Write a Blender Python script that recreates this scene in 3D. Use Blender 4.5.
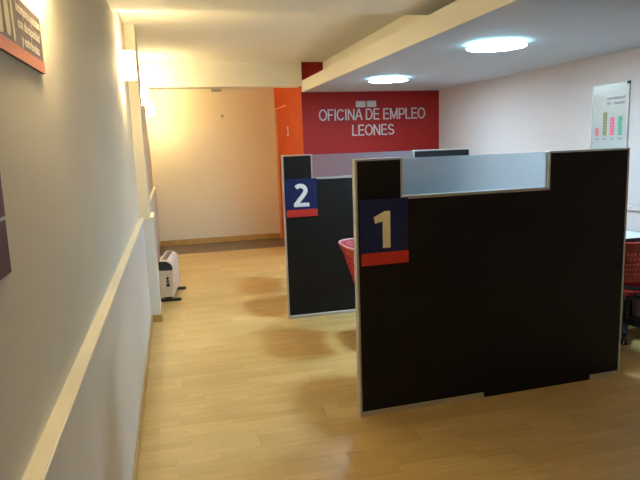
import bpy, bmesh, math, random
from mathutils import Vector, Matrix
random.seed(7)
for o in list(bpy.data.objects):
    bpy.data.objects.remove(o, do_unlink=True)
scene = bpy.context.scene
COL = scene.collection
PI = math.pi

# ------------------------------------------------------------------ camera
F_PX, PITCH, ROLL, YAW, CAM_H = 593.3, 0.1613, -0.0343, 0.2383, 1.5926
fw = Vector((math.sin(YAW)*math.cos(PITCH), math.cos(YAW)*math.cos(PITCH), -math.sin(PITCH)))
r0 = Vector((math.cos(YAW), -math.sin(YAW), 0)); u0 = r0.cross(fw)
rt = math.cos(ROLL)*r0 + math.sin(ROLL)*u0
up = -math.sin(ROLL)*r0 + math.cos(ROLL)*u0
cam = bpy.data.objects.new('camera', bpy.data.cameras.new('camera'))
COL.objects.link(cam)
cam.matrix_world = Matrix(((rt.x, up.x, -fw.x, 0), (rt.y, up.y, -fw.y, 0), (rt.z, up.z, -fw.z, CAM_H), (0, 0, 0, 1)))
cam.data.sensor_width = 36; cam.data.lens = F_PX*36/640; cam.data.clip_start = 0.02
scene.camera = cam
# ------------------------------------------------------------------ light and exposure
world = bpy.data.worlds.new('world'); scene.world = world; world.use_nodes = True
world.node_tree.nodes['Background'].inputs[0].default_value = (0.5, 0.47, 0.45, 1)
world.node_tree.nodes['Background'].inputs[1].default_value = 0.12
scene.view_settings.view_transform = 'Standard'; scene.view_settings.look = 'None'
scene.view_settings.gamma = 1.0; scene.view_settings.use_curve_mapping = False
scene.view_settings.exposure = 0.50
LAMP_COOL = (0.48, 0.77, 1.0); LAMP_STRENGTH = 116.0; LAMP_TOP = 7.0        # soffit lamps (glass disc)
SCONCE_WARM = (1.0, 0.80, 0.44); SCONCE_SHADE = 35.0; SCONCE_BULB = 5.5   # wall sconces

# ------------------------------------------------------------------ helpers
def mat(name, color, rough=0.6, metal=0.0, var=0.06, vscale=3.0, bump=0.0, bscale=150.0, coat=0.0, spec=0.5):
    m = bpy.data.materials.new(name); m.use_nodes = True
    nt = m.node_tree; b = nt.nodes['Principled BSDF']
    tc = nt.nodes.new('ShaderNodeTexCoord')
    nz = nt.nodes.new('ShaderNodeTexNoise'); nz.inputs['Scale'].default_value = vscale; nz.inputs['Detail'].default_value = 4
    nt.links.new(tc.outputs['Object'], nz.inputs['Vector'])
    rp = nt.nodes.new('ShaderNodeValToRGB')
    c = Vector(color)
    rp.color_ramp.elements[0].position = 0.3; rp.color_ramp.elements[1].position = 0.7
    rp.color_ramp.elements[0].color = (*(c*(1-var)), 1); rp.color_ramp.elements[1].color = (*[min(1, k*(1+var)) for k in c], 1)
    nt.links.new(nz.outputs['Fac'], rp.inputs['Fac']); nt.links.new(rp.outputs['Color'], b.inputs['Base Color'])
    b.inputs['Roughness'].default_value = rough; b.inputs['Metallic'].default_value = metal
    b.inputs['Coat Weight'].default_value = coat; b.inputs['Specular IOR Level'].default_value = spec
    if bump:
        n2 = nt.nodes.new('ShaderNodeTexNoise'); n2.inputs['Scale'].default_value = bscale; n2.inputs['Detail'].default_value = 3
        nt.links.new(tc.outputs['Object'], n2.inputs['Vector'])
        bp = nt.nodes.new('ShaderNodeBump'); bp.inputs['Strength'].default_value = bump; bp.inputs['Distance'].default_value = 0.003
        nt.links.new(n2.outputs['Fac'], bp.inputs['Height']); nt.links.new(bp.outputs['Normal'], b.inputs['Normal'])
    return m

def emis(name, color, strength):
    m = bpy.data.materials.new(name); m.use_nodes = True
    nt = m.node_tree; b = nt.nodes['Principled BSDF']
    nz = nt.nodes.new('ShaderNodeTexNoise'); nz.inputs['Scale'].default_value = 12
    rp = nt.nodes.new('ShaderNodeValToRGB')
    rp.color_ramp.elements[0].color = (*[k*0.97 for k in color], 1); rp.color_ramp.elements[1].color = (*color, 1)
    nt.links.new(nz.outputs['Fac'], rp.inputs['Fac']); nt.links.new(rp.outputs['Color'], b.inputs['Emission Color'])
    b.inputs['Base Color'].default_value = (0.9, 0.9, 0.9, 1)
    b.inputs['Emission Strength'].default_value = strength
    return m

def wood_floor():
    m = bpy.data.materials.new('maple_laminate'); m.use_nodes = True
    nt = m.node_tree; N = nt.nodes; L = nt.links; b = N['Principled BSDF']
    tc = N.new('ShaderNodeTexCoord'); oi = N.new('ShaderNodeObjectInfo')
    off = N.new('ShaderNodeCombineXYZ'); mul = N.new('ShaderNodeMath'); mul.operation = 'MULTIPLY'; mul.inputs[1].default_value = 7.3
    L.new(oi.outputs['Random'], mul.inputs[0]); L.new(mul.outputs[0], off.inputs[0])
    add = N.new('ShaderNodeVectorMath'); add.operation = 'ADD'
    L.new(tc.outputs['Object'], add.inputs[0]); L.new(off.outputs[0], add.inputs[1])
    sh = N.new('ShaderNodeVectorMath'); sh.operation = 'ADD'; sh.inputs[1].default_value = (0, 0.0965, 0)
    L.new(add.outputs[0], sh.inputs[0])
    br = N.new('ShaderNodeTexBrick'); br.offset = 0.37; br.offset_frequency = 2
    br.inputs['Scale'].default_value = 1.0; br.inputs['Brick Width'].default_value = 0.42; br.inputs['Row Height'].default_value = 0.0643
    br.inputs['Mortar Size'].default_value = 0.0006; br.inputs['Mortar Smooth'].default_value = 0.2; br.inputs['Bias'].default_value = 0.0
    br.inputs['Color1'].default_value = (0.59, 0.385, 0.137, 1); br.inputs['Color2'].default_value = (0.68, 0.465, 0.187, 1)
    br.inputs['Mortar'].default_value = (0.46, 0.27, 0.085, 1)
    L.new(sh.outputs[0], br.inputs['Vector'])
    st = N.new('ShaderNodeVectorMath'); st.operation = 'MULTIPLY'; st.inputs[1].default_value = (2.2, 42, 1)
    L.new(add.outputs[0], st.inputs[0])
    gr = N.new('ShaderNodeTexNoise'); gr.inputs['Scale'].default_value = 1.6; gr.inputs['Detail'].default_value = 5
    L.new(st.outputs[0], gr.inputs['Vector'])
    rp = N.new('ShaderNodeValToRGB'); rp.color_ramp.elements[0].position = 0.3; rp.color_ramp.elements[1].position = 0.75
    rp.color_ramp.elements[0].color = (0.86, 0.84, 0.80, 1); rp.color_ramp.elements[1].color = (1.05, 1.05, 1.05, 1)
    L.new(gr.outputs['Fac'], rp.inputs['Fac'])
    mx = N.new('ShaderNodeMixRGB'); mx.blend_type = 'MULTIPLY'; mx.inputs[0].default_value = 1.0
    L.new(br.outputs['Color'], mx.inputs[1]); L.new(rp.outputs['Color'], mx.inputs[2])
    hs = N.new('ShaderNodeHueSaturation'); ma = N.new('ShaderNodeMath'); ma.operation = 'MULTIPLY_ADD'
    ma.inputs[1].default_value = 0.10; ma.inputs[2].default_value = 0.95
    L.new(oi.outputs['Random'], ma.inputs[0]); L.new(ma.outputs[0], hs.inputs['Value']); L.new(mx.outputs[0], hs.inputs['Color'])
    L.new(hs.outputs[0], b.inputs['Base Color'])
    b.inputs['Roughness'].default_value = 0.42
    b.inputs['Specular IOR Level'].default_value = 0.45
    return m

def frosted():
    m = bpy.data.materials.new('frosted_glass'); m.use_nodes = True
    nt = m.node_tree; N = nt.nodes; L = nt.links
    N.remove(N['Principled BSDF']); out = N['Material Output']
    nz = N.new('ShaderNodeTexNoise'); nz.inputs['Scale'].default_value = 5
    rp = N.new('ShaderNodeValToRGB'); rp.color_ramp.elements[0].color = (0.28, 0.36, 0.42, 1); rp.color_ramp.elements[1].color = (0.31, 0.39, 0.45, 1)
    L.new(nz.outputs['Fac'], rp.inputs['Fac'])
    t = N.new('ShaderNodeBsdfTranslucent'); d = N.new('ShaderNodeBsdfDiffuse'); g = N.new('ShaderNodeBsdfRefraction')
    g.inputs['Roughness'].default_value = 0.55; g.inputs['IOR'].default_value = 1.22
    g.inputs['Color'].default_value = (0.92, 0.96, 0.98, 1)
    for s in (t, d): L.new(rp.outputs['Color'], s.inputs['Color'])
    a = N.new('ShaderNodeMixShader'); a.inputs[0].default_value = 0.25
    L.new(t.outputs[0], a.inputs[1]); L.new(d.outputs[0], a.inputs[2])
    c = N.new('ShaderNodeMixShader'); c.inputs[0].default_value = 0.70
    L.new(a.outputs[0], c.inputs[1]); L.new(g.outputs[0], c.inputs[2])
    L.new(c.outputs[0], out.inputs['Surface'])
    return m

M = {
 'wall': mat('cream_wall_paint', (0.74, 0.665, 0.54), 0.75, bump=0.25, var=0.03, vscale=1.2),
 'wainscot': mat('pale_gloss_wainscot', (0.74, 0.72, 0.70), 0.38, var=0.03, vscale=1.5, bump=0.08),
 'rail': mat('cream_rail_paint', (0.80, 0.73, 0.58), 0.45, var=0.03),
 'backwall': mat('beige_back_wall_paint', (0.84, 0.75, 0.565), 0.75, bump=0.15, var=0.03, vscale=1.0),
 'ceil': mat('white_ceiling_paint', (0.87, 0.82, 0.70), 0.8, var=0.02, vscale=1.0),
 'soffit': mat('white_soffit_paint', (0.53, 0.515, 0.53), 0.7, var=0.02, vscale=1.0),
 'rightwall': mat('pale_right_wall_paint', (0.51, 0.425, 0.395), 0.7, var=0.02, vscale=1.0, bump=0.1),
 'red': mat('dark_red_wall_paint', (0.29, 0.013, 0.010), 0.6, var=0.04, spec=0.2),
 'orange': mat('orange_wall_paint', (0.56, 0.070, 0.005), 0.55, var=0.05, spec=0.2),
 'orange_door': mat('orange_door_paint', (0.53, 0.060, 0.004), 0.5, var=0.04, spec=0.2),
 'casing': mat('orange_casing_highlight', (0.85, 0.40, 0.12), 0.4, var=0.05),  # orange casing catching light: the highlight is painted in as a paler tone
 'base': mat('maple_baseboard', (0.50, 0.31, 0.10), 0.45, var=0.12, vscale=8),
 'darkfloor': mat('dark_tile_floor', (0.17, 0.115, 0.07), 0.45, var=0.12, vscale=4),
 'screed': mat('grey_screed', (0.3, 0.28, 0.25), 0.9, var=0.1),
 'black': mat('black_laminate', (0.0058, 0.0045, 0.0036), 0.6, var=0.2, vscale=6, spec=0.25),
 'alu': mat('brushed_aluminium', (0.55, 0.52, 0.47), 0.42, metal=0.65, var=0.06, vscale=20),
 'navy': mat('navy_sign_vinyl', (0.009, 0.015, 0.080), 0.5, var=0.05, spec=0.3),
 'signred': mat('red_sign_vinyl', (0.52, 0.030, 0.020), 0.45, var=0.05),
 'signwhite': mat('white_numeral_vinyl', (0.80, 0.80, 0.78), 0.5, var=0.03),
 'signcream': mat('cream_numeral_vinyl', (0.80, 0.72, 0.50), 0.5, var=0.03),
 'letter': mat('silver_letter', (0.49, 0.41, 0.385), 0.5, var=0.03),
 'plate': mat('grey_plate', (0.42, 0.39, 0.36), 0.5, var=0.12, vscale=60),
 'chairred': mat('red_chair_plastic', (0.42, 0.022, 0.022), 0.35, var=0.06, vscale=5),
 'blackplastic': mat('black_plastic', (0.015, 0.015, 0.016), 0.45, var=0.15),
 'blackmetal': mat('black_metal', (0.02, 0.02, 0.022), 0.35, metal=0.4, var=0.1),
 'whitelam': mat('white_laminate', (0.75, 0.76, 0.77), 0.35, var=0.03),
 'heater': mat('white_heater_enamel', (0.78, 0.72, 0.66), 0.35, var=0.03),
 'heaterdark': mat('charcoal_heater_plastic', (0.035, 0.035, 0.045), 0.45, var=0.1),
 'purple': mat('purple_poster_print', (0.10, 0.050, 0.085), 0.4, var=0.25, vscale=14),
 'brownpurple': mat('brown_poster_print', (0.14, 0.085, 0.075), 0.4, var=0.2, vscale=16),
 'posterorange': mat('orange_poster_stripe', (0.66, 0.16, 0.045), 0.4, var=0.06),
 'posterink': mat('cream_poster_lettering', (0.80, 0.74, 0.60), 0.5, var=0.05),
 'skin': mat('cream_poster_figure', (0.66, 0.58, 0.36), 0.5, var=0.12, vscale=20),
 'board': mat('whiteboard_enamel', (0.35, 0.36, 0.345), 0.25, var=0.03),
 'inkgrey': mat('grey_marker_ink', (0.20, 0.18, 0.20), 0.6, var=0.2, vscale=60),
 'barred': mat('red_bar_ink', (0.55, 0.15, 0.13), 0.6, var=0.15, vscale=60),
 'barolive': mat('olive_bar_ink', (0.22, 0.19, 0.07), 0.6, var=0.2, vscale=60),
 'barpink': mat('pink_bar_ink', (0.62, 0.10, 0.16), 0.6, var=0.2, vscale=60),
 'bargreen': mat('green_bar_ink', (0.08, 0.30, 0.19), 0.6, var=0.2, vscale=60),
 'steel': mat('galvanised_steel', (0.5, 0.5, 0.5), 0.4, metal=0.8, var=0.1),
 'lampring': mat('white_lamp_housing', (0.8, 0.8, 0.8), 0.4, var=0.02),
 'floor': wood_floor(),
 'glass': frosted(),
 'lampglow': emis('lamp_glass_glow', LAMP_COOL, LAMP_STRENGTH),
 'lamptop': emis('lamp_glass_upper_glow', (0.30, 0.80, 1.0), LAMP_TOP),
 'rim_highlight': mat('pale_pink_rim_highlight', (0.72, 0.36, 0.42), 0.3, var=0.04),  # light caught on the red chair's top edge, painted as pale pink
 'sconceglow': emis('sconce_shade_glow', SCONCE_WARM, SCONCE_SHADE),
}

def finish(name, bm, m, parent=None, smooth=False):
    me = bpy.data.meshes.new(name)
    bmesh.ops.recalc_face_normals(bm, faces=bm.faces)
    bm.to_mesh(me); bm.free()
    me.materials.append(M[m] if isinstance(m, str) else m)
    if smooth:
        for p in me.polygons: p.use_smooth = True
        me.set_sharp_from_angle(angle=math.radians(38))
    o = bpy.data.objects.new(name, me); COL.objects.link(o)
    if parent is not None: o.parent = parent
    return o

def box(bm, x0, x1, y0, y1, z0, z1, bev=0.0, seg=1):
    t = bmesh.new()
    vs = [t.verts.new((x, y, z)) for z in (z0, z1) for y in (y0, y1) for x in (x0, x1)]
    for f in ((0, 2, 3, 1), (4, 5, 7, 6), (0, 1, 5, 4), (2, 6, 7, 3), (0, 4, 6, 2), (1, 3, 7, 5)):
        t.faces.new([vs[i] for i in f])
    if bev: bmesh.ops.bevel(t, geom=list(t.edges), offset=bev, segments=seg, affect='EDGES')
    merge(bm, t)

def merge(bm, t, mtx=None):
    if mtx is not None: bmesh.ops.transform(t, matrix=mtx, verts=t.verts)
    me = bpy.data.meshes.new('tmp'); t.to_mesh(me); t.free(); bm.from_mesh(me); bpy.data.meshes.remove(me)

def boxobj(name, dims, m, parent=None, bev=0.0, seg=1):
    bm = bmesh.new(); box(bm, *dims, bev=bev, seg=seg); return finish(name, bm, m, parent, smooth=seg > 1)

def tube(bm, pts, r, n=10):
    pts = [Vector(p) for p in pts]; rings = []
    rs = r if isinstance(r, (list, tuple)) else [r]*len(pts)
    prev = None
    for i, p in enumerate(pts):
        d = (pts[min(i+1, len(pts)-1)] - pts[max(i-1, 0)]).normalized()
        a = prev if prev is not None else (Vector((0, 0, 1)) if abs(d.z) < 0.9 else Vector((1, 0, 0)))
        s = d.cross(a).normalized(); t = s.cross(d).normalized(); prev = t
        rings.append([bm.verts.new(p + rs[i]*(math.cos(2*PI*k/n)*s + math.sin(2*PI*k/n)*t)) for k in range(n)])
    for a, b in zip(rings, rings[1:]):
        for k in range(n): bm.faces.new((a[k], a[(k+1) % n], b[(k+1) % n], b[k]))
    bm.faces.new(rings[0]); bm.faces.new(rings[-1])

def lathe(bm, prof, n=32, c=(0, 0, 0), caps=True):
    rings = []
    for r, z in prof:
        rings.append([bm.verts.new((c[0]+r*math.cos(2*PI*k/n), c[1]+r*math.sin(2*PI*k/n), c[2]+z)) for k in range(n)])
    for a, b in zip(rings, rings[1:]):
        for k in range(n): bm.faces.new((a[k], a[(k+1) % n], b[(k+1) % n], b[k]))
    if caps: bm.faces.new(rings[0]); bm.faces.new(rings[-1])

def prism(bm, pts2, mtx, depth):
    """polygon in local xy extruded along local z by depth, placed with mtx"""
    t = bmesh.new()
    a = [t.verts.new((x, y, 0)) for x, y in pts2]; b = [t.verts.new((x, y, depth)) for x, y in pts2]
    t.faces.new(a); t.faces.new(b)
    for i in range(len(a)): t.faces.new((a[i], a[(i+1) % len(a)], b[(i+1) % len(a)], b[i]))
    t.normal_update()
    bmesh.ops.triangulate(t, faces=[f for f in t.faces if len(f.verts) > 4])
    merge(bm, t, mtx)

def tag(o, label, cat, group=None):
    o['label'] = label; o['category'] = cat
    if group: o['group'] = group
    return o
def thing(name, label, cat, loc=(0, 0, 0), rz=0.0, group=None):
    o = bpy.data.objects.new(name, None); COL.objects.link(o); o.location = loc; o.rotation_euler = (0, 0, rz)
    o.empty_display_size = 0.05
    return tag(o, label, cat, group)
def struct(o, label=None, cat=None):
    o['kind'] = 'structure'
    if label: o['label'] = label
    if cat: o['category'] = cat
    return o
def copy_tree(o, parent=None):
    c = o.copy(); COL.objects.link(c)
    if parent is not None: c.parent = parent
    for ch in list(o.children): copy_tree(ch, c)
    return c

def text_mesh(body):
    cu = bpy.data.curves.new('t', 'FONT'); cu.body = body; cu.resolution_u = 3; cu.offset = 0.018
    ob = bpy.data.objects.new('t', cu); COL.objects.link(ob)
    dg = bpy.context.evaluated_depsgraph_get(); dg.update()
    me = bpy.data.meshes.new_from_object(ob.evaluated_get(dg))
    bpy.data.objects.remove(ob, do_unlink=True); bpy.data.curves.remove(cu)
    return me
def fit_letters(body, width, height, mtx, depth, m, parent, split=True, name='letter'):
    """flat lettering: baseline-left at mtx origin, fitted to width x capital height; one object per letter, or one per line"""
    me = text_mesh(body); bm = bmesh.new(); bm.from_mesh(me); bpy.data.meshes.remove(me)
    bmesh.ops.remove_doubles(bm, verts=bm.verts, dist=1e-5)
    xs = [v.co.x for v in bm.verts]; x0, x1 = min(xs), max(xs)
    caph = 0.69
    for v in bm.verts:
        v.co.x = (v.co.x-x0)/(x1-x0)*width; v.co.y = v.co.y/caph*height
    # islands
    seen = set(); isl = []
    for v in bm.verts:
        if v in seen: continue
        stack = [v]; comp = []
        seen.add(v)
        while stack:
            q = stack.pop(); comp.append(q)
            for e in q.link_edges:
                w = e.other_vert(q)
                if w not in seen: seen.add(w); stack.append(w)
        isl.append(comp)
    groups = []
    for comp in sorted(isl, key=lambda c: min(v.co.x for v in c)):
        a, b = min(v.co.x for v in comp), max(v.co.x for v in comp)
        if groups and split and a < groups[-1][1]-0.2*(b-a): groups[-1][0].extend(comp); groups[-1][1] = max(b, groups[-1][1])
        elif groups and not split: groups[0][0].extend(comp)
        else: groups.append([list(comp), b])
    for comp, _ in groups:
        cs = set(comp); t = bmesh.new(); mp = {v: t.verts.new(v.co) for v in comp}
        fs = []
        for f in bm.faces:
            if f.verts[0] in cs:
                try: fs.append(t.faces.new([mp[v] for v in f.verts]))
                except ValueError: pass
        ret = bmesh.ops.extrude_face_region(t, geom=fs)
        for g in ret['geom']:
            if isinstance(g, bmesh.types.BMVert): g.co.z += depth
        bmesh.ops.transform(t, matrix=mtx, verts=t.verts)
        finish(name, t, m, parent)
    bm.free()

def frame_mtx(origin, ex, ey):
    ex = Vector(ex); ey = Vector(ey); ez = ex.cross(ey)
    return Matrix(((ex.x, ey.x, ez.x, origin[0]), (ex.y, ey.y, ez.y, origin[1]), (ex.z, ey.z, ez.z, origin[2]), (0, 0, 0, 1)))

# ------------------------------------------------------------------ the room
XW, XB = -0.318, -0.287          # upper left wall face, wainscot face
XR = 3.72                        # right wall face
YN, YRED, YB = -2.5, 7.92, 10.04 # rear wall behind the camera, red wall, back wall
ZC, ZS, ZL = 2.661, 2.272, 2.418 # ceiling, soffit underside, top of the soffit lip
XL, XRISE = 1.747, 2.045
XO = 1.735                       # orange wall face
ZRAIL = 0.985
YPIL, PIL, PLEN = 5.567, 0.084, 0.40
YST = 9.135
FL = 0.0

floor = boxobj('floor', (XW-0.25, XR+0.25, YN-0.2, YB+0.2, -0.12, -0.010), 'screed'); struct(floor)
# planks, laid along X in staggered rows
PW, PLN = 0.193, 1.29
row = 0; y = YST - PW
while y > YN - PW:
    x = XB - (row*0.437 % PLN)
    while x < XR:
        a, b = max(x, XB+0.001), min(x+PLN, XR-0.001)
        if b - a > 0.02:
            y0 = max(y, YN)
            bm = bmesh.new(); cx, cy = (a+b)/2, (y0+y+PW)/2
            box(bm, a-cx+0.0003, b-cx-0.0003, y0-cy+0.0003, y+PW-cy-0.0003, -0.0095, 0.0, bev=0.0008)
            p = finish('plank', bm, 'floor', floor); p.location = (cx, cy, 0)
        x += PLN
    y -= PW; row += 1
boxobj('dark_floor_strip', (XB, XO, YST+0.001, YB, -0.0095, 0.0), 'darkfloor', floor)

# left wall with thicker wainscot below and a pilaster
bm = bmesh.new()
box(bm, XW-0.2, XW, YN, YB+0.2, 0, ZC)
box(bm, XW-0.01, XW+PIL, YPIL, YPIL+PLEN, ZRAIL-0.01, ZC)
wl = struct(finish('wall_left', bm, 'wall'))
bm = bmesh.new()
box(bm, XW-0.005, XB, YN, YB, 0, ZRAIL-0.004)
box(bm, XB-0.005, XB+PIL, YPIL, YPIL+PLEN, 0, ZRAIL-0.004)
finish('wainscot', bm, 'wainscot', wl)
bm = bmesh.new()
RO = 0.010
box(bm, XW-0.004, XB+RO, YN, YB, ZRAIL-0.022, ZRAIL, bev=0.003)
box(bm, XB-0.005, XB+PIL+RO, YPIL-RO, YPIL+PLEN+RO, ZRAIL-0.0221, ZRAIL+0.0004, bev=0.003)
struct(finish('trim_1', bm, 'rail'))
bm = bmesh.new(); BH, BT = 0.070, 0.012
box(bm, XB-0.004, XB+BT, YN, YB, 0.0005, BH, bev=0.002)
box(bm, XB, XB+PIL+BT, YPIL-BT, YPIL+PLEN+BT, 0.0005, BH+0.0003, bev=0.002)
struct(finish('baseboard_left', bm, 'base'))

# back wall, orange side wall, red wall
wb = struct(boxobj('wall_back', (XW, XO+0.1, YB, YB+0.2, 0, ZC), 'backwall'))
struct(boxobj('baseboard_back', (XB+BT, XO, YB-BT, YB+0.004, 0.0005, 0.090), 'base', bev=0.002))
DY0, DY1, DZ = 9.02, 9.965, 2.165      # door opening in the orange wall
bm = bmesh.new()
box(bm, XO, XO+0.12, YRED+0.12, DY0, 0, ZC); box(bm, XO, XO+0.003, YRED+0.0005, YRED+0.12, 0, ZC)
box(bm, XO, XO+0.12, DY1, YB, 0, ZC)
box(bm, XO, XO+0.12, DY0, DY1, DZ, ZC)
wo = struct(finish('wall_side', bm, 'orange'))
struct(boxobj('baseboard_side', (XO-BT, XO+0.004, YRED+0.02, DY0-0.05, 0.0005, 0.090), 'base', bev=0.002))
wr = struct(boxobj('wall_red', (XO+0.003, XR+0.2, YRED, YRED+0.12, 0, ZC), 'red'))
# door with casing, leaf and handle
bm = bmesh.new()
box(bm, XO+0.022, XO+0.060, DY0+0.012, DY1-0.012, 0.006, DZ-0.012)
door = struct(finish('door_1', bm, 'orange_door'))
bm = bmesh.new()
box(bm, XO+0.004, XO+0.075, DY0, DY1, DZ-0.012, DZ)
box(bm, XO+0.004, XO+0.075, DY0, DY0+0.012, 0.001, DZ-0.012)
finish('door_jamb', bm, 'orange_door', door)
boxobj('casing_head', (XO-0.012, XO+0.004, DY0-0.01, DY1, DZ, DZ+0.022), 'casing', door, bev=0.003)
boxobj('casing_side', (XO-0.010, XO+0.075, DY1-0.012, DY1+0.012, 0.001, DZ), 'casing', door, bev=0.003)
bm = bmesh.new(); tube(bm, [(XO+0.022, 9.10, 1.02), (XO-0.03, 9.10, 1.02), (XO-0.03, 9.20, 1.02)], 0.008)
finish('handle', bm, 'steel', door, True)
for zz in (0.3, 1.1, 1.95):
    boxobj('hinge', (XO+0.006, XO+0.026, DY1-0.020, DY1-0.011, zz, zz+0.09), 'steel', door)
s = thing('door_plate', 'small pale plate on the orange wall beside the door', 'plate', (XO, 8.945, 1.79))
boxobj('panel', (-0.008, 0, -0.035, 0.035, -0.07, 0.07), 'whitelam', s, bev=0.003)
boxobj('inset', (-0.010, -0.008, -0.024, 0.024, -0.05, 0.03), 'letter', s)

# right wall, rear wall
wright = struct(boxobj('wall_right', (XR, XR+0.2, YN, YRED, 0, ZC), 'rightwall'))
struct(boxobj('trim_2', (XR-0.028, XR+0.004, YN, YRED, ZRAIL-0.03, ZRAIL), 'rightwall', bev=0.003))
struct(boxobj('baseboard_right', (XR-BT, XR+0.004, YN, YRED, 0.0005, BH), 'base', bev=0.002))
struct(boxobj('wall_rear', (XW, XR, YN-0.2, YN, 0, ZC), 'wall'))
# ceiling, beams, dropped soffit
ce = struct(boxobj('ceiling', (XW-0.2, XR+0.2, YN-0.2, YB+0.2, ZC, ZC+0.15), 'ceil'))
bm = bmesh.new()
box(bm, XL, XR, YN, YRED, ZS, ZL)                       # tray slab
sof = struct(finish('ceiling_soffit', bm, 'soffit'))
boxobj('lip', (XL-0.004, XL, YN, YRED, ZS-0.001, ZL), 'ceil', sof)
boxobj('riser', (XRISE, XR, YN, YRED, ZL-0.002, ZC+0.002), 'ceil', sof)
struct(boxobj('ceiling_beam', (XW, XO+0.01, YRED-0.02, YRED+0.22, 2.352, ZC+0.002), 'ceil'))
struct(boxobj('ceiling_beam', (XW, XRISE, 3.72, 4.28, 2.505, ZC+0.002), 'ceil'))

# stroke-built sans capitals (cap height 1): strokes as centre lines
def arc(cx, cy, rx, ry, a0, a1, n=14): return [(cx+rx*math.cos(math.radians(a0+(a1-a0)*k/n)), cy+ry*math.sin(math.radians(a0+(a1-a0)*k/n))) for k in range(n+1)]
SW = 0.110; h0, h1 = SW/2, 1-SW/2
GLYPH = {
 'O': (1.02, [arc(0.51, 0.5, 0.42, 0.445, 90, 450, 28)]),
 'F': (0.80, [[(0.15, 0), (0.15, 1)], [(0.15, h1), (0.74, h1)], [(0.15, 0.5), (0.66, 0.5)]]),
 'I': (0.34, [[(0.17, 0), (0.17, 1)]]),
 'C': (0.97, [arc(0.50, 0.5, 0.41, 0.445, 38, 322, 26)]),
 'N': (0.97, [[(0.14, 0), (0.14, 1)], [(0.83, 0), (0.83, 1)], [(0.16, 0.98), (0.81, 0.02)]]),
 'A': (0.90, [[(0.06, 0), (0.42, 0.98)], [(0.84, 0), (0.48, 0.98)], [(0.20, 0.34), (0.70, 0.34)]]),
 'D': (0.97, [[(0.15, 0), (0.15, 1)], [(0.15, h1), (0.45, h1)] + arc(0.47, 0.5, 0.37, 0.4375, 85, -85, 18) + [(0.45, h0), (0.15, h0)]]),
 'E': (0.87, [[(0.15, 0), (0.15, 1)], [(0.15, h1), (0.78, h1)], [(0.15, 0.52), (0.73, 0.52)], [(0.15, h0), (0.80, h0)]]),
 'M': (1.12, [[(0.14, 0), (0.14, 1)], [(0.98, 0), (0.98, 1)], [(0.15, 0.98), (0.56, 0.06)], [(0.97, 0.98), (0.56, 0.06)]]),
 'P': (0.87, [[(0.15, 0), (0.15, 1)], [(0.15, h1), (0.52, h1)] + arc(0.53, 0.69, 0.24, 0.2475, 80, -80, 14) + [(0.52, 0.4425), (0.15, 0.4425)]]),
 'L': (0.75, [[(0.14, 0), (0.14, 1)], [(0.14, h0), (0.70, h0)]]),
 'S': (0.87, [arc(0.43, 0.72, 0.29, 0.218, 20, 250, 16) + arc(0.43, 0.275, 0.32, 0.213, 75, -160, 18)]),
 ' ': (0.36, []),
}
def wall_letters(body, width, height, mtx, depth, m, parent):
    total = sum(GLYPH[c][0] for c in body); k = width/total; x = 0.0
    for c in body:
        w, strokes = GLYPH[c]
        if strokes:
            bm = bmesh.new()
            for st in strokes:
                P = [Vector((p[0]*k, p[1]*height)) for p in st]; closed = (P[0]-P[-1]).length < 1e-6
                t = bmesh.new(); fr = []
                for i, p in enumerate(P):
                    a = P[i-1] if i > 0 else (P[-2] if closed else P[0]); b = P[i+1] if i < len(P)-1 else (P[1] if closed else P[-1])
                    d = (b-a).normalized(); n = Vector((-d.y, d.x))*SW*height/2
                    fr.append((t.verts.new((x+p.x+n.x, p.y+n.y, 0)), t.verts.new((x+p.x-n.x, p.y-n.y, 0))))
                fs = [t.faces.new((p[0], p[1], q[1], q[0])) for p, q in zip(fr, fr[1:])]
                ret = bmesh.ops.extrude_face_region(t, geom=fs)
                for g in ret['geom']:
                    if isinstance(g, bmesh.types.BMVert): g.co.z += depth
                merge(bm, t, mtx)
            finish('letter', bm, m, parent)
        x += w*k
# lettering and two small plates on the red wall
ex, ez = (1, 0, 0), (0, 0, 1)
wall_letters('OFICINA DE EMPLEO', 3.505-1.960, 0.150, frame_mtx((1.965, YRED+0.001, 1.892), ex, ez), 0.010, 'letter', wr)
wall_letters('LEONES', 3.040-2.415, 0.148, frame_mtx((2.422, YRED+0.001, 1.680), ex, ez), 0.010, 'letter', wr)
for x0, x1, lab in ((2.490, 2.628, 'small square grey plate above the silver wall lettering, the left one'), (2.647, 2.782, 'small square grey plate above the silver wall lettering, the right one')):
    s = thing('wall_plate', lab, 'plate', ((x0+x1)/2, YRED, 2.062), group='grey plates above the lettering')
    h = (x1-x0)/2
    boxobj('panel', (-h, h, -0.012, 0.0, 0, 0.084), 'plate', s, bev=0.003)
    for k in range(4): boxobj('louvre', (-h+0.012, h-0.012, -0.016, -0.012, 0.012+k*0.017, 0.020+k*0.017), 'letter', s)
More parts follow.
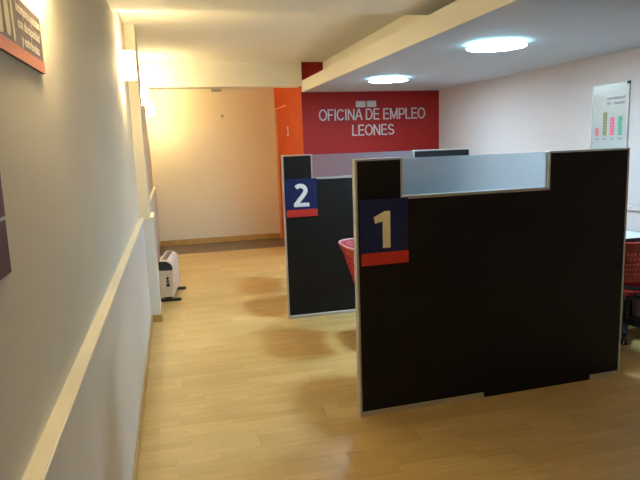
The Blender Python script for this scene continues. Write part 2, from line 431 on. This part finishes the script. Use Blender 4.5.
# back wall details
s = thing('air_vent', 'small grey vent grille high on the beige back wall', 'vent', (0.785, YB, 2.478))
boxobj('frame', (-0.08, 0.08, -0.010, 0, 0, 0.045), 'plate', s, bev=0.002)
for k in range(3): boxobj('slat', (-0.07, 0.07, -0.014, -0.010, 0.007+k*0.012, 0.012+k*0.012), 'letter', s)
s = thing('wall_hook', 'small dark hook on the bare beige back wall', 'hook', (0.860, YB, 2.09))
bm = bmesh.new(); lathe(bm, [(0.022, 0), (0.022, 0.006), (0.015, 0.010)], 16)
bmesh.ops.transform(bm, matrix=Matrix.Rotation(PI/2, 4, 'X'), verts=bm.verts); finish('rosette', bm, 'plate', s, True)
bm = bmesh.new(); tube(bm, [(0, -0.008, 0), (0, -0.035, -0.004), (0, -0.045, -0.022), (0, -0.030, -0.035), (0, -0.02, -0.03)], 0.006, 8); finish('peg', bm, 'plate', s, True)

# ------------------------------------------------------------------ lamps
def soffit_lamp(x, y, label):
    t = thing('ceiling_lamp', label, 'lamp', (x, y, ZS), group='round lamps under the dropped ceiling')
    bm = bmesh.new(); lathe(bm, [(0.085, 0.0), (0.098, 0.0), (0.098, -0.012), (0.085, -0.015)], 36, caps=False)
    f = bm.faces; finish('ring', bm, 'lampring', t, True)
    bm = bmesh.new(); lathe(bm, [(0.085, -0.001), (0.060, -0.018), (0.02, -0.020)], 36); finish('housing', bm, 'lampring', t, True)
    for k in range(3):
        a = 2*PI*k/3 + 0.4
        bm = bmesh.new(); tube(bm, [(0.075*math.cos(a), 0.075*math.sin(a), -0.012), (0.075*math.cos(a), 0.075*math.sin(a), -0.028)], 0.004, 8)
        finish('spacer', bm, 'steel', t, True)
    bm = bmesh.new(); lathe(bm, [(0.212, -0.0305), (0.205, -0.032), (0.12, -0.038), (0.03, -0.041)], 48)
    gd = finish('glass_disc', bm, 'lampglow', t, True)
    bm = bmesh.new(); lathe(bm, [(0.03, -0.026), (0.12, -0.027), (0.205, -0.0295), (0.212, -0.0303)], 48)
    finish('upper_face', bm, 'lamptop', gd, True)
    return t
soffit_lamp(2.360, 6.30, 'round cool white ceiling lamp nearest the red wall')
soffit_lamp(2.362, 4.06, 'round cool white ceiling lamp above the booth numbered 1')

def sconce(y, z, label):
    t = thing('wall_sconce', label, 'wall lamp', (XW, y, z), group='box sconces along the left wall')
    boxobj('backplate', (0, 0.008, -0.05, 0.05, -0.06, 0.06), 'lampring', t, bev=0.002)
    boxobj('arm', (0.008, 0.030, -0.010, 0.010, -0.008, 0.008), 'lampring', t)
    bm = bmesh.new()       # shade: three sides, open above and below
    W, D, H, T = 0.075, 0.105, 0.098, 0.004
    box(bm, D-T, D, -W, W, -H, H); box(bm, 0.010, D-T, -W, -W+T, -H, H); box(bm, 0.010, D-T, W-T, W, -H, H)
    finish('shade', bm, 'sconceglow', t)
    bm = bmesh.new(); lathe(bm, [(0.002, -0.035), (0.016, -0.030), (0.022, -0.010), (0.018, 0.012), (0.012, 0.03), (0.012, 0.045)], 16, c=(0.055, 0, 0)); finish('bulb', bm, 'lampring', t, True)
    bm = bmesh.new(); tube(bm, [(D, 0, 0.012), (D+0.004, 0, 0.012)], 0.006, 10); finish('screw', bm, 'steel', t)
    for dz in (-0.075, 0.075):
        la = bpy.data.lights.new('bulb_light', 'POINT'); la.color = SCONCE_WARM; la.energy = SCONCE_BULB; la.shadow_soft_size = 0.025
        lo = bpy.data.objects.new('bulb_light', la); COL.objects.link(lo); lo.parent = t; lo.location = (0.055, 0, dz)
    return t
sconce(1.74, 2.215, 'glowing box sconce on the left wall above the small poster')
sconce(4.80, 2.215, 'large glowing box sconce just before the wall pilaster')
sconce(7.48, 2.215, 'glowing box sconce half hidden by the pilaster, before the ceiling beam')
sconce(9.55, 2.200, 'farthest glowing box sconce beside the beige back wall')

# ------------------------------------------------------------------ dividers
PH = 1.50
def divider(name, label, loc, rz, W, gx0, gx1, gz, base_split):
    t = thing(name, label, 'partition', loc, rz, 'black booth dividers')
    T = 0.020
    boxobj('left_panel', (0.014, gx0-0.012, -T, T, 0.045, PH-0.012), 'black', t)
    boxobj('right_panel', (gx1+0.012, W-0.014, -T, T, 0.045, PH-0.012), 'black', t)
    boxobj('lower_panel', (gx0-0.012, gx1+0.012, -T, T, 0.045, gz-0.018), 'black', t)
    e = 0.003
    boxobj('end_post', (0, 0.014, -T-e, T+e, 0.0, PH), 'alu', t, bev=0.002)
    boxobj('end_post', (W-0.014, W, -T-e, T+e, 0.0, PH), 'alu', t, bev=0.002)
    boxobj('top_cap', (0.014, gx0-0.012, -T-e, T+e, PH-0.010, PH), 'alu', t, bev=0.002)
    boxobj('top_cap', (gx1+0.012, W-0.014, -T-e, T+e, PH-0.010, PH), 'alu', t, bev=0.002)
    boxobj('glazing_bar', (gx0-0.012, gx0, -T-e, T+e, gz-0.018, PH), 'alu', t, bev=0.002)
    boxobj('glazing_bar', (gx1, gx1+0.012, -T-e, T+e, gz-0.018, PH), 'alu', t, bev=0.002)
    boxobj('glazing_sill', (gx0, gx1, -T-e, T+e, gz-0.018, gz), 'alu', t, bev=0.002)
    g = boxobj('glass_pane', (gx0, gx1, -0.004, 0.004, gz, PH-0.004), 'glass', t)
    g['label'] = 'frosted glass pane'
    if base_split:
        a, b = base_split
        boxobj('base_strip', (0.014, a, -T-e, T+e, 0.0, 0.030), 'alu', t, bev=0.002)
        boxobj('base_strip', (b, W-0.014, -T-e, T+e, 0.0, 0.030), 'alu', t, bev=0.002)
        boxobj('kick_plate', (a, b, -T-0.006, T+0.004, 0.0, 0.045), 'black', t)
        boxobj('shadow_gap', (0.014, a, -T+0.004, T-0.004, 0.03, 0.045), 'black', t)
        boxobj('shadow_gap', (b, W-0.014, -T+0.004, T-0.004, 0.03, 0.045), 'black', t)
    else:
        boxobj('base_strip', (0.014, W-0.014, -T-e, T+e, 0.0, 0.030), 'alu', t, bev=0.002)
        boxobj('shadow_gap', (0.014, W-0.014, -T+0.004, T-0.004, 0.03, 0.045), 'black', t)
    return t
divider('booth_divider', 'near black booth divider with frosted pane, bearing the number 1 sign', (0.966, 3.145, 0), 0.0372, 1.836, 0.284, 1.243, 1.284, (0.815, 1.597))
divider('booth_divider', 'far black booth divider with frosted pane, bearing the number 2 sign', (0.945, 5.240, 0), 0.0052, 1.836, 0.276, 1.250, 1.292, None)

def ribbon(pts, w):
    P = [Vector(p) for p in pts]; Lf, Rt = [], []
    for i, p in enumerate(P):
        d = (P[min(i+1, len(P)-1)]-P[max(i-1, 0)]).normalized(); n = Vector((-d.y, d.x))
        k = w[i]/2 if isinstance(w, list) else w/2
        Lf.append(p+n*k); Rt.append(p-n*k)
    return Lf, Rt
def number_sign(num, label, loc, rz, W, H, numeral):
    t = thing('number_sign', label, 'sign', loc, rz, 'booth number signs')
    boxobj('panel', (0, W, -0.006, 0, 0, H), 'navy', t)
    st = boxobj('stripe', (0, W, -0.008, -0.006, 0, 0.19*H), 'signred', t); st['label'] = 'red bottom stripe'
    bm = bmesh.new(); u = H
    if num == 1:
        pts = [(0.615, 0.255), (0.615, 0.815), (0.50, 0.815), (0.275, 0.735), (0.30, 0.635), (0.455, 0.665), (0.455, 0.255)]
        prism(bm, [(x*W, y*H) for x, y in pts], frame_mtx((0, -0.006, 0), (1, 0, 0), (0, 0, 1)), 0.002)
    else:
        arc = [(0.27+0.0, 0.735)]
        cx, cy, rx, ry = 0.465, 0.69, 0.165, 0.125
        cl = []
        for k in range(0, 13):
            a = math.radians(145 - k*(145+35)/12)
            cl.append((cx+rx*math.cos(a), cy+ry*math.sin(a)))
        cl += [(0.53, 0.54), (0.44, 0.46), (0.345, 0.36), (0.315, 0.325)]
        Lf, Rt = ribbon([(x*W, y*H) for x, y in cl], 0.135*W)
        vs = [((a.x, a.y), (b.x, b.y)) for a, b in zip(Lf, Rt)]
        t2 = bmesh.new()
        fr = [(t2.verts.new((a[0], a[1], 0)), t2.verts.new((b[0], b[1], 0))) for a, b in vs]
        fs = [t2.faces.new((p[0], p[1], q[1], q[0])) for p, q in zip(fr, fr[1:])]
        ret = bmesh.ops.extrude_face_region(t2, geom=fs)
        for g in ret['geom']:
            if isinstance(g, bmesh.types.BMVert): g.co.z += 0.002
        merge(bm, t2, frame_mtx((0, -0.006, 0), (1, 0, 0), (0, 0, 1)))
        box(bm, 0.245*W, 0.735*W, -0.0081, -0.006, 0.265*H, 0.365*H)
    n = finish('numeral', bm, numeral, t)
    return t
c1, s1 = math.cos(0.0372), math.sin(0.0372)
def on1(u, off): return (0.966+u*c1+off*s1, 3.145+u*s1-off*c1)
px, py = on1(0.024, 0.0240)
number_sign(1, 'dark navy sign with a cream 1 and red stripe on the near divider', (px, py, 0.903), 0.0372, 0.288, 0.372, 'signcream')
number_sign(2, 'blue sign with a white 2 and red stripe on the far divider', (0.945+0.022, 5.240-0.0242, 0.945), 0.0052, 0.286, 0.342, 'signwhite')

# ------------------------------------------------------------------ chairs
def tub_back():
    """curved perforated shell: flat behind, wings turning forward, narrower below"""
    bm = bmesh.new(); NU, NV = 44, 16; z0, z1 = 0.475, 0.800
    ring = []
    for j in range(NV+1):
        v = j/NV
        a = 0.195 + 0.070*v**1.5; b = 0.120 + 0.060*v
        z = z0 + (z1-z0)*v
        lean = 0.045*(1-v)                         # lower edge sits further forward
        r = []
        for i in range(NU+1):
            th = -PI/2 + PI*i/NU
            th *= 0.985
            sx = math.copysign(abs(math.sin(th))**0.62, math.sin(th)); cy = abs(math.cos(th))**0.72
            flare = 0.010*max(0, v-0.8)/0.2
            dz = -0.012*abs(sx)**3*(1-v)*-1
            r.append(bm.verts.new(((a+flare)*sx, -0.06 - (b+flare)*cy + lean, z+dz)))
        ring.append(r)
    for j in range(NV):
        for i in range(NU):
            hole = (3 <= j <= 12) and (7 <= i <= 36) and (j % 2 == 1) and (i % 2 == 0)
            if not hole: bm.faces.new((ring[j][i], ring[j][i+1], ring[j+1][i+1], ring[j+1][i]))
    bmesh.ops.recalc_face_normals(bm, faces=bm.faces)
    bmesh.ops.solidify(bm, geom=list(bm.faces), thickness=0.012)
    return bm
def rim_bm():
    bm = bmesh.new(); pts = []
    for i in range(41):
        th = (-PI/2 + PI*i/40)*0.985
        sx = math.copysign(abs(math.sin(th))**0.62, math.sin(th)); cy = abs(math.cos(th))**0.72
        pts.append((0.275*sx, -0.06-0.190*cy, 0.801))
    tube(bm, pts, 0.0095, 8)
    return bm
def seat_bm():
    bm = bmesh.new(); n = 14; top, bot = [], []
    def ht(u, v): return 0.415 + 0.020*abs(u)**3 - 0.018*max(0, v)**3
    for j in range(n+1):
        v = -1+2*j/n; rt, rb = [], []
        for i in range(n+1):
            u = -1+2*i/n
            k = 1-0.10*(abs(u)*abs(v))**2
            x, yy = 0.225*u*k, 0.135+0.205*v*k
            z = ht(u, v)
            rt.append(bm.verts.new((x, yy, z))); rb.append(bm.verts.new((x*0.94, 0.135+(yy-0.135)*0.94, z-0.035)))
        top.append(rt); bot.append(rb)
    for j in range(n):
        for i in range(n):
            bm.faces.new((top[j][i], top[j][i+1], top[j+1][i+1], top[j+1][i])); bm.faces.new((bot[j][i], bot[j+1][i], bot[j+1][i+1], bot[j][i+1]))
    for i in range(n):
        for a, b in ((0, 0), (n, n)):
            bm.faces.new((top[a][i], bot[a][i], bot[a][i+1], top[a][i+1]))
            bm.faces.new((top[i][a], top[i+1][a], bot[i+1][a], bot[i][a]))
    return bm
def visitor_chair(label, loc, rz):
    t = thing('visitor_chair', label, 'chair', loc, rz, 'red visitor chairs in the booths')
    br = finish('backrest', tub_back(), 'chairred', t, True); finish('seat', seat_bm(), 'chairred', t, True)
    finish('rim_highlight', rim_bm(), 'rim_highlight', br, True)  # top edge highlight, put into the colour
    for sx in (-1, 1):
        bm = bmesh.new(); tube(bm, [(0.19*sx, 0.315, 0.0), (0.175*sx, 0.29, 0.39)], 0.011); finish('leg', bm, 'blackmetal', t, True)
        bm = bmesh.new(); tube(bm, [(0.17*sx, -0.035, 0.0), (0.175*sx, -0.03, 0.39)], 0.011); finish('leg', bm, 'blackmetal', t, True)
        bm = bmesh.new(); tube(bm, [(0.08*sx, -0.03, 0.39), (0.08*sx, -0.115, 0.43), (0.08*sx, -0.105, 0.56)], 0.010); finish('back_support', bm, 'blackmetal', t, True)
    bm = bmesh.new()
    for a, b in (((-0.175, 0.29), (0.175, 0.29)), ((-0.175, -0.03), (0.175, -0.03)), ((-0.175, 0.29), (-0.175, -0.03)), ((0.175, 0.29), (0.175, -0.03))):
        tube(bm, [(*a, 0.388), (*b, 0.388)], 0.010)
    finish('seat_frame', bm, 'blackmetal', t, True)
    return t
vc = visitor_chair('red tub-backed visitor chair showing between the two dividers', (1.500, 4.38, 0), -PI/2)
for lab, x, yy in (('red tub-backed visitor chair close behind the near divider', 1.50, 3.60),
                   ('red tub-backed visitor chair close behind the far divider', 1.50, 5.93),
                   ('red tub-backed visitor chair nearest the red wall', 1.50, 6.54)):
    c = copy_tree(vc); c.location = (x, yy, 0); c['label'] = lab

t = thing('swivel_chair', 'red perforated swivel chair on black castors at the right wall', 'chair', (3.420, 3.84, 0), -0.03)
finish('backrest', tub_back(), 'chairred', t, True); so = finish('seat', seat_bm(), 'chairred', t, True); so.location.z = -0.035; so.location.y = -0.03
bm = bmesh.new(); tube(bm, [(0, 0.02, 0.09), (0, 0.02, 0.35)], 0.026, 14); finish('column', bm, 'blackmetal', t, True)
boxobj('mechanism', (-0.09, 0.09, -0.10, 0.12, 0.315, 0.350), 'blackplastic', t, bev=0.01)
bm = bmesh.new(); tube(bm, [(-0.22, 0.0, 0.42), (-0.20, -0.10, 0.445), (-0.08, -0.15, 0.42), (0.08, -0.15, 0.42), (0.20, -0.10, 0.445), (0.22, 0.0, 0.42)], 0.016); finish('seat_hoop', bm, 'blackplastic', t, True)
bm = bmesh.new(); tube(bm, [(0, -0.06, 0.335), (0, -0.15, 0.36), (0, -0.14, 0.46), (0, -0.125, 0.54)], [0.022, 0.022, 0.020, 0.018], 10); finish('back_support', bm, 'blackplastic', t, True)
for sx in (-1, 1):
    bm = bmesh.new(); tube(bm, [(0.08*sx, 0.04, 0.333), (0.24*sx, 0.04, 0.335), (0.255*sx, 0.04, 0.38), (0.258*sx, 0.05, 0.46), (0.258*sx, 0.05, 0.56)], 0.014); finish('arm_bracket', bm, 'blackplastic', t, True)
    boxobj('armrest', (0.258*sx-0.026, 0.258*sx+0.026, -0.02, 0.16, 0.555, 0.580), 'blackplastic', t, bev=0.01, seg=2)
for k in range(5):
    a = 2*PI*k/5 + 2.75; ca, sa = math.cos(a), math.sin(a)
    bm = bmesh.new(); tube(bm, [(0.01*ca, 0.02+0.01*sa, 0.115), (0.14*ca, 0.02+0.14*sa, 0.100), (0.27*ca, 0.02+0.27*sa, 0.075)], [0.030, 0.026, 0.018], 10)
    lg = finish('base_leg', bm, 'blackplastic', t, True)
    bm = bmesh.new()
    for s in (-1, 1):
        w = bmesh.new(); lathe(w, [(0.010, -0.010), (0.026, -0.010), (0.029, 0), (0.026, 0.010), (0.010, 0.010)], 18)
        mt = Matrix.Translation((0.27*ca - s*0.014*sa, 0.02+0.27*sa + s*0.014*ca, 0.0292)) @ Matrix.Rotation(a, 4, 'Z') @ Matrix.Rotation(PI/2, 4, 'X')
        merge(bm, w, mt)
    tube(bm, [(0.27*ca, 0.02+0.27*sa, 0.03), (0.27*ca, 0.02+0.27*sa, 0.075)], 0.008, 8)
    finish('castor', bm, 'blackplastic', lg, True)

# ------------------------------------------------------------------ desks
def desk(label, x0, x1, y0, y1):
    t = thing('office_desk', label, 'desk', (x0, y0, 0), 0, 'desks inside the booths')
    w, d = x1-x0, y1-y0
    boxobj('desk_top', (0, w, 0, d, 0.755, 0.780), 'whitelam', t, bev=0.003)
    boxobj('edge_band', (0, w, -0.003, 0.0, 0.753, 0.779), 'blackplastic', t)
    for xx in (0.03, w-0.055): boxobj('side_panel', (xx, xx+0.025, d-0.21, d-0.02, 0.0, 0.755), 'blackplastic', t, bev=0.002)
    boxobj('modesty_panel', (0.055, w-0.055, d-0.07, d-0.05, 0.25, 0.74), 'blackplastic', t)
    return t
dk = desk('white desk in the booth between the two black dividers', 2.04, 3.70, 3.86, 4.28)
boxobj('added_shade_return', (0.0, 0.94, -0.41, -0.003, 0.755, 0.780), 'whitelam', dk, bev=0.003)  # unseen return, added to keep lamp light off the floor beyond the divider
boxobj('shade_return_panel', (0.900, 0.920, -0.39, -0.05, 0.0, 0.755), 'blackplastic', dk, bev=0.002)  # support under the added return
desk('white desk in the booth behind the far divider', 2.02, 3.70, 5.85, 6.45)

# ------------------------------------------------------------------ heater
t = thing('convector_heater', 'white floor convector heater with charcoal feet against the left wall', 'heater', (-0.140, 6.28, 0), -0.115)
L_, HW, HB, HT = 0.60, 0.068, 0.055, 0.445
def heater_prof(hw, z0, z1, r):
    pts = [(-hw, z0), (hw*0.86, z0)]
    pts += [(hw, z0+0.10), (hw, z1-r)]
    for k in range(1, 8):
        a = PI/2*k/7; pts.append((hw-r+r*math.cos(a), z1-r+r*math.sin(a)))
    pts += [(-hw+0.01, z1), (-hw, z1-0.01)]
    return pts
bm = bmesh.new(); prism(bm, heater_prof(HW, HB, HT, 0.085), frame_mtx((0, L_, 0), (1, 0, 0), (0, 0, 1)), L_)
finish('casing', bm, 'heater', t, True)
bm = bmesh.new(); cap = [(-HW-0.001, HT-0.105), (HW+0.001, HT-0.105)]
for k in range(0, 8):
    a = PI/2*k/7; cap.append((HW-0.085+0.086*math.cos(a), HT-0.085+0.072*math.sin(a)))
cap += [(-HW-0.001, HT-0.013)]
prism(bm, cap, frame_mtx((0, 0.002, 0), (1, 0, 0), (0, 0, 1)), 0.012); finish('end_cap', bm, 'heaterdark', t, True)
for zz in (0.255, 0.222, 0.183):
    bm = bmesh.new(); w = bmesh.new(); lathe(w, [(0.019 if zz < 0.2 else 0.013, 0), (0.019 if zz < 0.2 else 0.013, 0.012), (0.010, 0.016)], 18)
    merge(bm, w, Matrix.Translation((0.012, 0, zz)) @ Matrix.Rotation(PI/2, 4, 'X')); finish('knob', bm, 'heaterdark', t, True)
for yy in (0.02, L_-0.07):
    bm = bmesh.new(); box(bm, -0.12, 0.135, yy, yy+0.05, 0.0, 0.026, bev=0.008, seg=2); box(bm, -0.04, 0.04, yy+0.01, yy+0.04, 0.02, 0.062)
    finish('foot', bm, 'heaterdark', t, True)
for k in range(9):
    boxobj('grille_slot', (-0.045, 0.012, 0.05+k*0.058, 0.085+k*0.058, HT-0.001, HT+0.002), 'heaterdark', t)

# ------------------------------------------------------------------ posters on the left wall
t = thing('campaign_poster', 'long poster with cream lettering and orange stripe high on the left wall', 'poster', (XW, 0, 0))
PY0, PY1, PZ0, PZ1 = 1.00, 1.757, 1.799, 1.939
boxobj('panel', (0, 0.008, PY0, PY1, PZ0, PZ1), 'brownpurple', t, bev=0.001)
st = boxobj('stripe', (0.008, 0.0088, PY0, PY1, PZ0, PZ0+0.029), 'posterorange', t); st['label'] = 'orange bottom stripe'
eY = (0, 1, 0)
for body, ya, yb, zz in (('Incorpore a personas', 1.492, 1.742, 1.906), ('con discapacidad', 1.497, 1.725, 1.8725), ('y entrénelas', 1.520, 1.708, 1.8390)):
    fit_letters(body, yb-ya, 0.0225, frame_mtx((0.008, ya, zz), (0, 1, 0), (0, 0, 1)), 0.0006, 'posterink', t, split=False, name='lettering')
# printed figure: two trouser legs
bm = bmesh.new()
for ya, yb, za, yc in ((1.385, 1.425, 1.838, 1.47), (1.440, 1.462, 1.834, 1.518)):
    pts = [(ya+0.006, za), (yb-0.004, za), (yb, za+0.02), (yb-0.006, PZ1-0.03), (yb-0.004, PZ1-0.002), (ya-0.002, PZ1-0.002), (ya, za+0.03)]
    prism(bm, pts, frame_mtx((0.008, 0, 0), (0, 1, 0), (0, 0, 1)), 0.0006)
for ya, yb in ((1.28, 1.32), (1.33, 1.36)):
    prism(bm, [(ya, PZ0+0.032), (yb, PZ0+0.036), (yb+0.006, PZ1-0.003), (ya-0.006, PZ1-0.003)], frame_mtx((0.008, 0, 0), (0, 1, 0), (0, 0, 1)), 0.0006)
finish('figure', bm, 'skin', t)
t = thing('notice_board', 'dark purple two-panel notice at the left edge of the photo', 'notice', (XW, 0, 0))
boxobj('lower_panel', (0, 0.008, 0.80, 1.215, 1.371, 1.472), 'purple', t, bev=0.001)
boxobj('upper_panel', (0, 0.008, 0.80, 1.218, 1.478, 1.595), 'purple', t, bev=0.001)
boxobj('joint_strip', (0, 0.007, 0.80, 1.216, 1.472, 1.478), 'signwhite', t)

# ------------------------------------------------------------------ chart board on the right wall
t = thing('chart_board', 'white chart board with four coloured bars on the right wall', 'whiteboard', (XR, 4.49, 1.44))
hw = 0.215
boxobj('sheet', (-0.012, 0, -hw, hw, 0, 0.565), 'board', t)
for nm, d in (('frame_rail', (-hw, hw, 0.565, 0.575)), ('frame_rail', (-hw, hw, -0.010, 0.0)), ('frame_rail', (-hw-0.010, -hw, -0.010, 0.575)), ('frame_rail', (hw, hw+0.006, -0.010, 0.575))):
    boxobj(nm, (-0.018, 0, d[0], d[1], d[2], d[3]), 'alu', t, bev=0.002)
boxobj('corner_cap', (-0.021, 0, -hw-0.012, -hw+0.014, 0.553, 0.578), 'blackplastic', t, bev=0.003)
for c, yy, zt, m in (('r', 0.145, 0.205, 'barred'), ('o', 0.047, 0.335, 'barolive'), ('p', -0.042, 0.290, 'barpink'), ('g', -0.138, 0.295, 'bargreen')):
    b = bmesh.new(); zz = 0.135
    while zz < zt:
        box(b, -0.0135, -0.012, yy-0.024, yy+0.024, zz, min(zt, zz+0.022)); zz += 0.024
    finish('chart_bar', b, m, t)
    boxobj('bar_caption', (-0.0128, -0.012, yy-0.026, yy+0.024, 0.100, 0.112), 'inkgrey', t)
for ya, yb, zz in ((-0.185, 0.03, 0.440), (-0.185, -0.055, 0.398), (-0.02, 0.03, 0.398)):
    b = bmesh.new(); yy = yb                         # illegible marker writing: short strokes
    while yy > ya+0.012:
        w = random.uniform(0.008, 0.016); h = random.uniform(0.014, 0.024)
        box(b, -0.0128, -0.012, yy-w, yy, zz, zz+h); yy -= w+0.004
    finish('marker_line', b, 'inkgrey', t)
